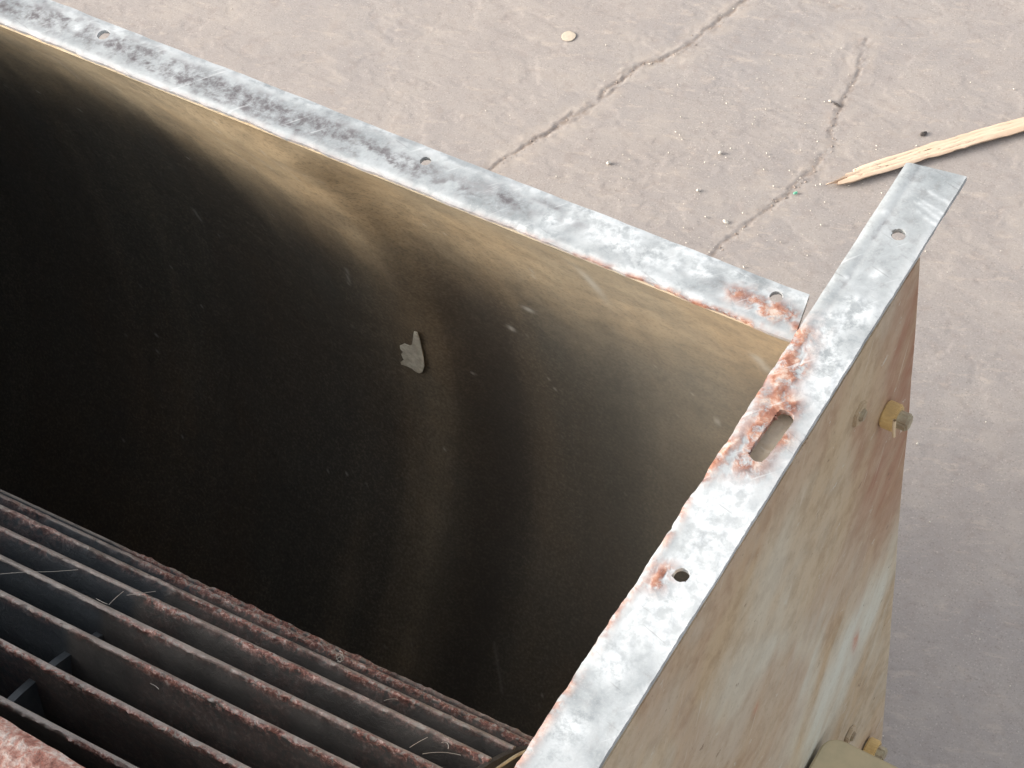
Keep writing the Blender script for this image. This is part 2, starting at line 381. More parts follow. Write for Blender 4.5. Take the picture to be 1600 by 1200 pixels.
# ------------------------------------------------------------------ the housing
HOUSE = bpy.data.objects.new('blower_housing', None); COL.objects.link(HOUSE)
HOUSE.location = (-0.7, 0.2, 0.0); HOUSE.empty_display_size = 0.2
tag(HOUSE, 'weathered galvanised blower housing, open flanged outlet on top, rusty bladed rotor inside', 'blower housing')
def part(name, me, mat, parent=HOUSE):
    o = link(name, me, mat); o.parent = parent
    o.matrix_parent_inverse = parent_inv[parent.name] if parent.name in parent_inv else Matrix.Identity(4)
    return o
parent_inv = {HOUSE.name: Matrix.Translation((-0.7, 0.2, 0.0)).inverted()}

YR0, YR1 = 0.5335, 0.5645           # rear flange, inner and outer edge
XE0, XE1 = -0.2755, -0.2425         # end flange, inner and outer edge
XL = -1.135                         # far end of the housing
CY, CZ, CR = 0.113, ZF-0.28, 0.503  # the scroll casing's circle

def blob(X, Y, px, rpx, z=ZF, amp=1.0, aniso=None):
    c = at(px, 2, z)[:2]; r = rpx*0.00034
    if aniso is None: d2 = (X-c[0])**2+(Y-c[1])**2; return amp*np.exp(-d2/(r*r))
    ax, ay = aniso
    return amp*np.exp(-((X-c[0])/(r*ax))**2-((Y-c[1])/(r*ay))**2)

def build_rear_flange():
    u = np.arange(XL, -0.2840, 0.0013); v = np.linspace(YR0, YR1, 26)
    U, V = np.meshgrid(u, v, indexing='ij')
    # the cut end runs slightly askew
    k = sstep(u[-1]-0.02, u[-1], U); U = U + k*(0.0065*(YR0-V)/(YR1-YR0)+0.0065)
    holes = []
    for p, r in (((162, 55), 0.0042), ((665, 252), 0.0034), ((1213, 463), 0.0038)):
        c = at(p, 2, ZF); holes.append((c[0], c[1], c[0], c[1], r))
    holes.append((-1.02, 0.553, -1.02, 0.553, 0.004))
    e = (V-YR0)/(YR1-YR0)
    edge = (fbm(U*60, U*0+3, 4, 5, .65)-0.5)*0.0026
    V2 = V + edge*(1-e)**4 + (fbm(U*70, U*0+6, 14, 4)-.5)*0.0009*e**6 + (fbm(U*12, U*0, 9, 2)-0.5)*0.0012
    U2, V2, keep = punch(U, V2, holes)
    n1 = fbm(U*55, V*110, 1, 5, .6); n2 = fbm(U*140, V*180, 2, 4, .6)
    sw = fbm(U*45+2.5*n1, V*150+3*n2, 12, 4, .6)
    # grime running down the middle of the flange, strongest towards the far end
    lane = np.exp(-((e-0.52+0.25*(fbm(U*14, U*0+1, 33, 3)-.5)*2)/0.30)**2)
    far = sstep(-0.38, -0.62, U)
    dark = lane*(0.30+0.70*far)*sstep(0.42, 0.56, sw)*1.3
    vein = np.abs(e-0.55-0.5*(fbm(U*20, U*0+4, 35, 4)-.5)); dark += 0.9*np.exp(-(vein/0.07)**2)*sstep(.40, .55, fbm(U*16, U*0+8, 36, 3))*sstep(-.36, -.48, U)
    dark += 0.35*far*sstep(0.45, .65, n2)
    for p, rp in (((480, 185), 26), ((520, 210), 26), ((420, 155), 24), ((720, 235), 18), ((800, 300), 18), ((760, 290), 14), ((210, 85), 16), ((270, 120), 14), ((860, 320), 16)):
        dark += blob(U, V, p, rp, amp=0.9, aniso=(1.5, .45))
    white = 0.75*np.exp(-((1-e)/0.22)**2)*sstep(0.3, .6, n1) + 0.45*np.exp(-(e/0.16)**2)
    white += 0.55*sstep(0.42, 0.62, fbm(U*38, V*60, 61, 4))*sstep(-0.60, -0.36, U)
    for p, rp in (((1022, 402), 13), ((1085, 422), 17), ((1108, 428), 11), ((1055, 415), 9), ((890, 345), 10), ((930, 365), 26), ((980, 375), 22), ((860, 345), 14), ((120, 45), 12), ((190, 40), 12), ((162, 55), 15)):
        white += blob(U, V, p, rp, amp=1.1)
    rust = np.zeros_like(U)
    for p, rp in (((1150, 458), 18), ((1180, 470), 20), ((1212, 480), 18), ((1235, 492), 14), ((1245, 510), 10), ((1200, 492), 16)):
        rust += blob(U, V, p, rp, amp=1.0)
    rust = rust*sstep(0.36, 0.52, n2) + 0.75*np.exp(-(e/0.06)**2)*sstep(-0.50, -0.34, U)*sstep(.35, .5, n1) + 0.25*np.exp(-(e/0.05)**2)
    dark *= 1-np.clip(white-0.6, 0, 1)
    Z = ZF + (n1-0.5)*0.0005 + 0.0003*np.clip(white, 0, 1)*n2 + 0.0008*np.clip(rust, 0, 1)*(n2-0.3) + (fbm(U*8, V*0, 44, 2)-.5)*0.002
    Z -= 0.0011*np.exp(-(e/0.07)**2) + 0.0005*np.exp(-((1-e)/0.06)**2)
    me = grid('rear_flange', np.stack([U2, V2, Z], -1), keep, np.stack([rust, white, dark], -1))
    o = solid(part('rear_flange', me, M_FLANGE), 0.003)
    tag(o, 'long galvanised flange with dark grime and white oxide spots')
build_rear_flange()

def build_end_flange():
    u = np.linspace(XE0, XE1, 30); v = np.arange(-0.20, 0.6690, 0.0013)
    U, V = np.meshgrid(u, v, indexing='ij')
    U = U[::-1]; e = (U-XE0)/(XE1-XE0)                       # e: 0 inner, 1 outer
    holes = []
    for p, r in (((1403, 381), 0.0042), ((1066, 911), 0.0040)):
        c = at(p, 2, ZF); holes.append((c[0], c[1], c[0], c[1], r))
    a, b = at((1225, 668), 2, ZF), at((1187, 722), 2, ZF)
    holes.append((a[0], a[1], b[0], b[1], 0.0050)); holes.append((-0.258, 0.10, -0.258, 0.10, 0.004))
    eat = np.clip((fbm(V*70, V*0+2, 5, 4)-0.42), 0, 1)*0.003*sstep(0.56, 0.50, V)*sstep(.30, .38, V)
    U1 = U + (1-e)**5*(eat + (fbm(V*160, V*0+5, 25, 3)-.5)*0.0012*sstep(.58, .5, V))
    wb = (fbm(U*300, V*300, 19, 3)-.5)*0.0016*sstep(0.02, 0.0, np.hypot(U-(a[0]+b[0])/2, (V-(a[1]+b[1])/2)*.5))
    U1 = U1 + (fbm(V*60, V*0+3, 27, 4)-.5)*0.0008*e**6
    U2, V2, keep = punch(U1+wb, V, holes)
    V2 = V2 + sstep(0.63, 0.669, V)*(e-0.5)*0.004
    n1 = fbm(U*110, V*55, 1, 5, .6); n2 = fbm(U*190, V*150, 2, 4, .6)
    white = 0.45*sstep(0.45, 0.60, fbm(U*42, V*20, 61, 4))*sstep(0.60, 0.50, V)
    for p, rp in (((1290, 600), 40), ((1275, 555), 25), ((1255, 620), 35), ((1345, 500), 30), ((1300, 520), 24), ((1120, 800), 30), ((1155, 775), 26), ((1130, 845), 40), ((1080, 800), 20),
                  ((1066, 911), 34), ((1045, 950), 30), ((1095, 930), 22), ((1015, 985), 40), ((1383, 348), 7), ((1365, 447), 9), ((1330, 483), 9), ((1373, 440), 8), ((1322, 448), 5), ((960, 1060), 30), ((900, 1150), 30)):
        white += blob(U, V, p, rp, amp=1.0)
    white += 0.5*np.exp(-((1-e)/0.10)**2)*sstep(.35, .55, n1)
    # scratches near the free end
    for p, q in (((1440, 330), (1475, 352)), ((1428, 328), (1470, 360)), ((1450, 315), (1482, 335)), ((1432, 345), (1468, 372))):
        dd, _ = seg_dist(U, V, np.array([at(p, 2, ZF)[:2], at(q, 2, ZF)[:2]])); white += 0.8*np.exp(-(dd/0.0009)**2)
    zone = sstep(0.56, 0.52, V)*sstep(0.42, 0.47, V)
    rust = zone*np.exp(-(e/0.40)**2)*0.8*sstep(.38, .55, n1) + sstep(0.52, 0.46, V)*np.exp(-(e/0.09)**2)*0.8*sstep(.3, .5, n1)
    for p, rp in (((1205, 640), 28), ((1185, 690), 34), ((1235, 650), 20), ((1170, 735), 30), ((1225, 700), 16), ((1245, 585), 20), ((1225, 600), 22), ((1250, 540), 16), ((1040, 905), 18), ((1025, 925), 16)):
        rust += blob(U, V, p, rp, amp=0.9)
    rust *= sstep(0.34, 0.50, n2+0.12*zone)
    white *= 1-0.75*np.clip(blob(U, V, (1200, 680), 55, amp=1.0), 0, 1)
    dark = 0.45*np.exp(-((e-0.21)/0.05)**2)*sstep(.54, .58, V)*sstep(.3, .55, n1) + 0.4*zone*sstep(.5, .65, n1)
    dark += blob(U, V, (1178, 745), 20, amp=.7) + blob(U, V, (1160, 790), 14, amp=.6)
    Z = ZF + 0.0045 + (n1-0.5)*0.0004 + 0.0005*np.clip(white, 0, 1)*(n2-.2) + 0.0009*np.clip(rust, 0, 1)*(n2-0.4)
    Z -= 0.0007*np.clip(1-e/0.10, 0, 1)**2 + 0.00018*np.exp(-((e-0.22)/0.06)**2)*sstep(.53, .57, V)
    me = grid('end_flange', np.stack([U2, V2, Z], -1), keep, np.stack([rust, white, dark], -1))
    o = solid(part('end_flange', me, M_FLANGE), 0.0036, 1.0 if False else -1.0)
    tag(o, 'galvanised angle flange with red rust along its inner edge and two bolt holes')
    # packing strip seen through the torn slot
    u = np.linspace(XE0+0.004, XE1-0.006, 14); v = np.linspace(0.44, 0.54, 40)
    A, B = np.meshgrid(u, v, indexing='ij'); A = A[::-1]
    zz = ZF-0.0010+(fbm(A*400, B*60, 3, 3)-.5)*0.002
    m2 = grid('packing_strip', np.stack([A, B, zz], -1), None, np.stack([0*A, .5+0*A, 0*A], -1))
    solid(part('packing_strip', m2, M_PLATE), 0.002)
build_end_flange()

def build_end_plate():
    y = np.arange(-0.20, 0.6150, 0.004); y[-1] = 0.6145
    z = np.arange(0.03, ZF-0.0002, 0.004)
    Yg, Zg = np.meshgrid(y, z, indexing='ij')
    X = XE1-0.0012 + (fbm(Yg*9, Zg*7, 4, 3)-.5)*0.004*sstep(ZF, ZF-.05, Zg)
    def pb(px, ry, rz, amp=1.0):
        c = at(px, 0, XE1); return amp*np.exp(-((Yg-c[1])/ry)**2-((Zg-c[2])/rz)**2)
    rust = 0.45*sstep(0.535, 0.60, Yg)*sstep(ZF-0.34, ZF-0.12, Zg)
    rust += pb((1400, 700), 0.04, 0.06, .7) + pb((1420, 560), 0.03, 0.10, .6)
    rust += 0.3*sstep(0.48, 0.6, fbm(Yg*12, Zg*8, 7, 4))
    for px in ((1398, 652), (1346, 648)):                      # rust runs below the fixings
        c = at(px, 0, XE1); rust += 0.9*np.exp(-((Yg-c[1])/0.010)**2)*sstep(c[2]-0.09, c[2]-0.005, Zg)*(Zg < c[2])
    n = fbm(Yg*10+Zg*7, Zg*3, 17, 4)
    grey = 0.04 + 0.55*( pb((1340, 1000), 0.10, 0.14, .9) + pb((1210, 900), 0.035, 0.10, .7) + pb((1290, 1080), 0.05, 0.10, .8) + pb((1370, 960), .03, .10, .6))
    grey += 0.35*sstep(0.5, 0.65, n)
    grey *= 1-0.75*np.clip(rust, 0, 1)
    red = pb((1340, 1005), 0.004, 0.010) + pb((1182, 1108), .003, .005, .6)
    me = grid('end_plate', np.stack([X, Yg, Zg], -1), None, np.stack([rust, grey, red], -1))
    o = solid(part('end_plate', me, M_PLATE), 0.0025)
    tag(o, 'brown stained end plate with pale streaks, seen from outside')
    # far end plate closes the casing
    y = np.linspace(-0.42, 0.63, 12); z = np.linspace(0.03, ZF-0.0002, 12)
    A, B = np.meshgrid(y, z, indexing='ij')
    me = grid('far_end_plate', np.stack([np.full_like(A, XL), A, B], -1), None, np.stack([0*A, 0*A, 0*A], -1))
    solid(part('far_end_plate', me, M_DARK), 0.003)
build_end_plate()

CASE_OFF = -1.0
def on_wall(px, off=0.0):
    d = ray(px); r = CR-off
    a = d[1]**2+d[2]**2; b = 2*((CAM[1]-CY)*d[1]+(CAM[2]-CZ)*d[2]); c = (CAM[1]-CY)**2+(CAM[2]-CZ)**2-r*r
    t = (-b+math.sqrt(max(b*b-4*a*c, 0)))/(2*a)
    return CAM+t*d
def build_casing():
    """scroll sheet: from the rear rim outwards, round the bottom and up to the cut-off"""
    a0 = math.atan2(ZF-0.0042-CZ, YR0+0.0032-CY); a1 = math.radians(-196)
    ang = np.concatenate([np.linspace(a0, -1.5, 420), np.linspace(-1.5, a1, 120)[1:]])
    x = np.concatenate([np.linspace(XL+0.004, -0.90, 80)[:-1], np.arange(-0.90, XE1-0.004, 0.0022)])
    A, X = np.meshgrid(ang, x, indexing='ij')
    rr = CR + (fbm(X*5, A*3, 3, 3)-.5)*0.006*sstep(a0, a0-.3, A)
    # a pressed swelling: long slope on the far side, short one on the near side
    dx = X+0.628+0.02*np.sin(A*3); sw = np.where(dx < 0, np.exp(-(dx/0.13)**2), np.exp(-(dx/0.035)**2))
    rr = rr - 0.0105*sw*sstep(a0, a0-.12, A)
    Y = CY+rr*np.cos(A); Z = CZ+rr*np.sin(A)
    dz = ZF-Z                                               # depth below the rim, for the upper part
    n1 = fbm(X*16, A*10, 5, 4); n2 = fbm(X*70, A*60, 8, 4)
    # ochre below the rim with sunlight painted into it, in uneven tongues, greasy bands round the circumference
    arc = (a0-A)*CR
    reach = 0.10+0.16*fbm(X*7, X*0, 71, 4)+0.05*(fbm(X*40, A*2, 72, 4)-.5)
    och_lit = sstep(1.25, 0.35, arc/reach)*(0.75+0.5*n1)
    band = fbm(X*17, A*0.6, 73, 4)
    och_lit = np.clip(och_lit + 0.10*sstep(0.5, 0.7, band)*sstep(1.4, .3, arc)+0.16*np.exp(-((X+0.615)/0.022)**2)*sstep(.1, .3, arc), 0, 1)  # last term paints light along the crest of the swelling
    gre_shade = 0.25*sstep(0.52, 0.40, band)*sstep(0.10, 0.3, arc) + 0.35*np.exp(-((X+0.565)/0.03)**2)*sstep(.15, .4, arc)  # second term paints shade beside the swelling
    och_lit = np.clip(och_lit + 0.20*sstep(-.56, -.40, X)*sstep(.85, .2, arc)*(0.5+band), 0, 1)
    haze_ = sstep(-.60, -.38, X)*sstep(.95, .25, arc)*(0.75+0.4*band); haze0 = 0.20*haze_  # pale haze painted in towards the near end, added to the scuffs
    blot = fbm(X*26, A*14, 78, 5, .6); och_lit = np.clip(och_lit*(0.6+0.8*blot), 0, 1)
    scf_haze = 0.4*sstep(0.88, 0.93, fbm(X*260, A*170, 74, 2))*sstep(.5, .65, fbm(X*20, A*14, 75, 2))
    scf_haze = scf_haze + haze0
    rs = random.Random(23)
    for _ in range(12):                                         # scratches and dry runs
        x0 = rs.uniform(-.88, -.28); aa = a0-rs.uniform(.02, 1.3); ln = rs.uniform(.02, .12); sl_ = rs.uniform(-.5, .5); t = np.clip((aa-A)/ln, 0, 1)
        dd = np.hypot(X-x0-sl_*t*ln*CR, (A-(aa-t*ln))*CR); scf_haze = scf_haze + rs.uniform(.08, .3)*np.exp(-(dd/rs.uniform(.0007, .0013))**2)
    def mark(px, r, amp, ar=1.0):
        c = on_wall(px); d2 = ((X-c[0])/r)**2+((Y-c[1])/(r*ar))**2+((Z-c[2])/(r*ar))**2
        return amp*np.exp(-d2)
    for px, r, amp, ar in (((826, 483), .004, .7, .6), ((800, 512), .0025, .8, 1), ((535, 352), .004, .35, 1), ((548, 358), .003, .4, 1), ((457, 236), .0015, .8, 6), ((925, 440), .004, .5, 7), ((1120, 660), .0015, .6, 3), ((1185, 560), .004, .5, 2), ((1198, 575), .004, .4, 2)):
        scf_haze = scf_haze + mark(px, r, amp, ar)
    me = grid('casing_sheet', np.stack([X, Y, Z], -1), None, np.stack([och_lit, scf_haze, gre_shade], -1))
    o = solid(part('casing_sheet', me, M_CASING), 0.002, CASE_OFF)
    tag(o, 'curved inner casing sheet with dark brown oily stains and sunlight painted in below the rim')
    # flake of old paint curling off the sheet
    ol = [(647, 518), (652, 519), (656, 530), (659, 545), (662, 560), (663, 572), (660, 581), (655, 583), (649, 580), (643, 575), (636, 572), (627, 569), (626, 566), (634, 566), (630, 560), (627, 553), (630, 550), (626, 545), (625, 540), (632, 537), (640, 540), (646, 538), (646, 528)]
    pts = [on_wall(p, 0.0134+0.0006*math.sin(k*1.7)) for k, p in enumerate(ol)]
    cen = sum(pts)/len(pts); V = [tuple(p) for p in pts]+[tuple(cen)]
    F = [(k, (k+1) % len(pts), len(pts)) for k in range(len(pts))]
    fl = link('paint_flake', mesh('paint_flake', V, F), M_CHIP); fl.parent = o; solid(fl, 0.0006, 0); tag(fl, 'grey-green flake of old paint stuck to the dark sheet')
    return o
build_casing()

def build_front():
    """outlet's front wall and rusty cut-off lip above the rotor, then the front flange"""
    # cut-off: profile in (y, z) swept along x
    lip = at((60, 1168), 2, ZF-0.05)
    y0 = lip[1]
    prof = [(y0-0.004, ZF-0.062), (y0, ZF-0.058), (y0+0.001, ZF-0.053), (y0-0.003, ZF-0.049), (y0-0.02, ZF-0.045), (y0-0.06, ZF-0.042), (y0-0.10, ZF-0.040)]
    x = np.arange(XL+0.004, XE1-0.005, 0.003)
    P = np.zeros((len(x), len(prof), 3)); P[..., 0] = x[:, None]
    for j, (a, b) in enumerate(prof): P[:, j, 1] = a; P[:, j, 2] = b
    nn = fbm(x*120, x*0, 3, 4)-.5
    P[:, :5, 1] += (nn*0.0012)[:, None]
    rust = np.ones(P.shape[:2]); me = grid('cutoff_lip', P[:, ::-1], None, np.stack([rust, 0*rust, 0*rust], -1))
    o = solid(part('cutoff_lip', me, M_LIP), 0.003, 1.0); tag(o, 'flaking rusty cut-off lip in front of the rotor')
    rnd = random.Random(3)
    for px in ():      # lifted paint flakes
        c = at(px, 2, ZF-0.044); k = rnd.randint(6, 8); r0 = rnd.uniform(.0025, .005)
        V = [(c[0]+r0*1.7*math.cos(6.283*j/k)*rnd.uniform(.6, 1.2), c[1]+r0*.7*math.sin(6.283*j/k)*rnd.uniform(.6, 1.2), c[2]+rnd.uniform(0, .0014)) for j in range(k)]
        fl = link('paint_flake', mesh('paint_flake', V, [tuple(range(k))]), M_CHIP); fl.parent = o; solid(fl, 0.0005, 0)
    # front wall of the outlet and its flange
    yf = y0-0.10
    bm = bmesh.new()
    def bx(c, s): bmesh.ops.create_cube(bm, size=1, matrix=Matrix.Translation(c) @ Matrix.Diagonal((*s, 1)))
    bx(((XL+XE1)/2, yf, ZF-0.022), (XE1-XL-0.012, 0.003, 0.040))
    me = bpy.data.meshes.new('front_wall'); bm.to_mesh(me); bm.free(); part('front_wall', me, M_PLATE)
    bm = bmesh.new(); bx(((XL+XE0)/2-0.002, yf-0.019, ZF+0.0005), (XE0-XL-0.008, 0.034, 0.003))
    me = bpy.data.meshes.new('front_flange'); bm.to_mesh(me); bm.free(); part('front_flange', me, M_FLANGE)
    # outer roof of the scroll in front of the outlet
    a0, a1 = math.radians(-196), math.radians(-262)
    ang = np.linspace(a0, a1, 30); r = np.linspace(CR, ZF-0.045-CZ+0.02, 30)
    yy = CY+r*np.cos(ang); zz = np.minimum(CZ+r*np.sin(ang), ZF-0.046)
    m = yy < yf
    yy, zz = yy[m], zz[m]; yy = np.append(yy, yf-0.0025); zz = np.append(zz, ZF-0.046)
    xs = np.array([XL+0.004, -0.7, XE1-0.005])
    P = np.zeros((len(yy), 3, 3)); P[..., 0] = xs[None]; P[..., 1] = yy[:, None]; P[..., 2] = zz[:, None]
    solid(part('scroll_roof', grid('scroll_roof', P, None, np.zeros(P.shape)), M_CASING), 0.002)
build_front()

# ------------------------------------------------------------------ rotor
RY, RZ, RR = 0.1838, ZF-0.345, 0.2114
YAW = 0.0481
XR1, XR0, XM = -0.362, XL+0.04, -0.620      # near end, far end, middle disc
def disc(name, x, r_out, r_in, th, mat, parent, seg=72):
    bm = bmesh.new(); vs = []
    for rr_, xx in ((r_in, x), (r_out, x), (r_out, x+th), (r_in, x+th)):
        vs.append([bm.verts.new((xx, RY+rr_*math.cos(2*math.pi*k/seg), RZ+rr_*math.sin(2*math.pi*k/seg))) for k in range(seg)])
    for a in range(4):
        for k in range(seg):
            bm.faces.new((vs[a][k], vs[a][(k+1) % seg], vs[(a+1) % 4][(k+1) % seg], vs[(a+1) % 4][k]))
    bmesh.ops.recalc_face_normals(bm, faces=bm.faces)
    me = bpy.data.meshes.new(name); bm.to_mesh(me); bm.free()
    o = link(name, me, mat); o.parent = parent; o.matrix_parent_inverse = ROT_INV
    return o
def build_rotor():
    global ROT_INV
    bm = bmesh.new()
    bmesh.ops.create_cone(bm, cap_ends=True, segments=24, radius1=0.03, radius2=0.03, depth=XE1-XL-0.02,
                          matrix=Matrix.Translation(((XL+XE1)/2, RY, RZ)) @ Matrix.Rotation(math.pi/2, 4, 'Y'))
    me = bpy.data.meshes.new('rotor'); bm.to_mesh(me); bm.free()
    rot = part('rotor', me, M_DARK); tag(rot, 'bladed rotor with rusty blade edges inside the casing')
    ROT_INV = Matrix.Identity(4)
    disc('middle_disc', XM-0.003, RR-0.020, 0.03, 0.005, M_DARK, rot)
    disc('end_ring', XR1-0.002, RR-0.002, RR-0.075, 0.003, M_BLADE, rot)
    disc('end_ring', XR0-0.002, RR-0.002, RR-0.075, 0.003, M_BLADE, rot)
    x = np.concatenate([np.linspace(XR0, -0.86, 20)[:-1], np.arange(-0.86, XR1, 0.0022)])
    step = 8.78; first = 28.40
    def blade(a, seed, dense):
        xs = x if dense else np.linspace(XR0, XR1, 6)
        # profile in (r, s): s along the tangent, away from the viewer; a channel-lipped radial plate
        pr = np.array([(RR-0.080, 0.010), (RR-0.050, 0.004), (RR-0.0060, 0.0003), (RR-0.0022, 0.0), (RR-0.0013, 0.0), (RR-0.0003, 0.0006), (RR, 0.0014), (RR, 0.0028), (RR-0.0002, 0.0038), (RR-0.001, 0.0043), (RR-0.003, 0.0040)])
        n, m = len(xs), len(pr)
        P = np.zeros((n, m, 3)); mask = np.zeros((n, m, 3))
        e1 = fbm(xs*130, xs*0+seed, seed, 4, .6); e2 = fbm(xs*22, xs*0+seed, seed+50, 3)
        for j, (r, s) in enumerate(pr):
            wr = math.exp(-((j-5)/1.8)**2)
            rj = r + wr*(e1-0.5)*0.0050*sstep(.25, .6, e2+0.25*sstep(-.75, -.45, xs)); sj = s + wr*(fbm(xs*170, xs*0+j*.4, seed+9, 4)-.5)*0.0048
            ca, sa = math.cos(a), math.sin(a)
            P[:, j, 0] = xs; bend = (fbm(xs*2.6, xs*0+seed*.37, seed+77, 2)-.5)*0.0040
            rj = rj + 0.4*bend*(j >= 3); sj = sj + bend*(j >= 2)
            P[:, j, 1] = RY + rj*ca + sj*sa; P[:, j, 2] = RZ + rj*sa - sj*ca
            mask[:, j, 0] = (1.25 if j in (4, 5) else 0.9 if j == 3 else 0.5 if j == 6 else 0.04)*sstep(-0.86, -0.52, xs+0.25*(e2-.5))*(0.35+.65*sstep(.35, .5, e2)) + 0.12*sstep(.45, .6, e2)
            mask[:, j, 1] = 1.0 if j >= 5 else 0.7 if j == 4 else 0.0
            mask[:, j, 2] = sstep(XM+0.004, XM-0.004, xs) if j <= 3 else 0
        me = grid('blade', P, None, mask)
        o = link('blade', me, M_BLADE); o.parent = rot; o.matrix_parent_inverse = ROT_INV
        solid(o, 0.0012)
        return o
    nb = round(360/step)
    for k in range(nb):
        blade(math.radians(first + k*360/nb), 100+7*k, k < 9 or k == nb-1)
    for o in [rot] + list(rot.children):            # the shaft sits a little askew in the housing
        me = o.data; c = np.zeros(len(me.vertices)*3); me.vertices.foreach_get('co', c); c = c.reshape(-1, 3)
        c[:, 1] += YAW*c[:, 0]; me.vertices.foreach_set('co', c.reshape(-1)); me.update()
build_rotor()

# ------------------------------------------------------------------ fasteners on the end plate
def hexa(r, x0, x1, rot=0.0, bev=0.0008):
    pts = [(r*math.cos(rot+k*math.pi/3), r*math.sin(rot+k*math.pi/3)) for k in range(6)]
    me = extrude_poly('nut', pts, x0, x1, bev)
    me.transform(Matrix(((0, 0, 1, 0), (1, 0, 0, 0), (0, 1, 0, 0), (0, 0, 0, 1))))
    return me
def rod(r, x0, x1, seg=18, bev=0.001):
    pts = [(r*math.cos(2*math.pi*k/seg), r*math.sin(2*math.pi*k/seg)) for k in range(seg)]
    me = extrude_poly('rod', pts, x0, x1, bev)
    me.transform(Matrix(((0, 0, 1, 0), (1, 0, 0, 0), (0, 1, 0, 0), (0, 0, 0, 1))))
    return me
def bolt_at(px, kind):
    c = at(px, 0, XE1+(0.006 if kind == 'nut' else 0.001)); base = Vector((XE1-0.001, c[1], c[2]))
    if kind == 'nut':
        me = hexa(0.0060, -0.001, 0.0165, 0.5, 0.0012); me.transform(Matrix.Translation(base)); b = part('bolt', me, M_BOLT)
        tag(b, 'bolt end standing proud of the plate')
        m2 = rod(0.0086, 0.0005, 0.0095, 24, 0.0012); m2.transform(Matrix.Translation(base)); o = part('nut', m2, M_ZINC, b)
    else:
        me = hexa(0.0085, -0.001, 0.0022, 0.3); me.transform(Matrix.Translation(base)); b = part('screw_head', me, M_PLATE)
        tag(b, 'low screw head painted over with the plate')
        m2 = rod(0.004, 0.0, 0.0042, 14, 0.0012); m2.transform(Matrix.Translation(base)); o = part('screw_end', m2, M_BOLT, b)
for p, kd in (((1398, 652), 'nut'), ((1346, 648), 'low'), ((1366, 1172), 'nut'), ((1331, 1150), 'low')): bolt_at(p, kd)

def build_bracket():
    zt = at((1297, 1146), 0, XE1+0.003)[2]
    a = at((1297, 1146), 2, zt); b = at((1420, 1195), 2, zt)
    x0, y0, x1 = XE1+0.0015, a[1], b[0]
    rd = 0.012; pts = []
    for k in range(7):
        t = math.pi/2+ k*math.pi/12; pts.append((x0+rd+rd*math.cos(t), y0-rd+rd*math.sin(t)))
    pts += [(x0, y0-0.30), (x1, y0-0.30), (x1, y0)]
    me = extrude_poly('shelf_bracket', pts[::-1], zt-0.05, zt, 0.0035, 3)
    o = part('shelf_bracket', me, M_BRACKET); tag(o, 'tan shelf bracket with a rounded corner bolted to the plate')
build_bracket()

def thread(name, pts, r, mat, parent, label=None):
    cu = bpy.data.curves.new(name, 'CURVE'); cu.dimensions = '3D'; cu.bevel_depth = r; cu.bevel_resolution = 1
    sp = cu.splines.new('NURBS'); sp.points.add(len(pts)-1); sp.use_endpoint_u = True; sp.order_u = 3
    for q, p in zip(sp.points, pts): q.co = (*p, 1)
    tmp = bpy.data.objects.new('tmp', cu); me = bpy.data.meshes.new_from_object(tmp)
    bpy.data.objects.remove(tmp); bpy.data.curves.remove(cu); me.name = name
    me.materials.clear(); o = link(name, me, mat); o.parent = parent
    if label: tag(o, label)
    return o
def threads():
    rot = bpy.data.objects['rotor']; rnd = random.Random(11)
    def on_rotor(px, dr=0.0):
        # point on the drum's outer circle along the ray (axis sheared by the yaw)
        d = ray(px); r = RR+dr; cy = CAM[1]-RY; dy = d[1]-YAW*d[0]
        a = dy*dy+d[2]**2; b = 2*(cy*dy+(CAM[2]-RZ)*d[2]); c = cy*cy+(CAM[2]-RZ)**2-r*r
        disc_ = b*b-4*a*c
        t = (-b-math.sqrt(max(disc_, 0)))/(2*a); return CAM+t*d
    runs = [((0, 897), (40, 893), (80, 894), (122, 890)), ((170, 945), (182, 932), (193, 924)), ((198, 930), (220, 927), (243, 924)), ((150, 935), (158, 940), (168, 944)),
            ((640, 1168), (652, 1160), (668, 1152)), ((660, 1178), (690, 1172), (720, 1180)), ((600, 1095), (612, 1090), (622, 1093)), ((235, 1068), (245, 1072), (248, 1077)), ((690, 1160), (703, 1158), (700, 1170))]
    for run in runs:
        pts = [on_rotor(p, 0.003+0.002*rnd.random()) for p in run]
        thread('cobweb_thread', pts, 0.00016, M_WEB, rot)
    # tuft of fluff caught on the far blades
    c = on_rotor((532, 1022), 0.003)
    for k in range(4):
        a = rnd.uniform(0, 6.2); r = rnd.uniform(.001, .0042); c = on_rotor((532+rnd.uniform(-5, 5), 1026+rnd.uniform(-5, 4)), 0.001)
        thread('fluff_fibre', [tuple(c+np.array([r*math.cos(a+t)*1.0, r*.5*math.sin(a+t), r*math.sin(a+t*1.3)])) for t in np.linspace(0, rnd.uniform(2, 5), 7)], 0.00022, M_WEB, rot)
    thread('wire', [on_rotor((770, 1206), .004), on_rotor((795, 1188), .006), on_rotor((815, 1176), .008), on_rotor((836, 1168), .010)], 0.0011, M_BOLT, rot, 'thin grey wire at the near end of the rotor')
    c = at((1396, 668), 0, XE1+0.012)
    thread('straw', [c+np.array([0, 0.001, 0.006]), c, c+np.array([0.001, -.001, -0.007])], 0.0011, M_CHIP2, bpy.data.objects['bolt'], 'pale straw caught under the nut')
M_CHIP2 = mat_simple('dry_straw', (0.66, 0.52, 0.34), (0.58, 0.44, 0.28), 90, 0.7)
threads()

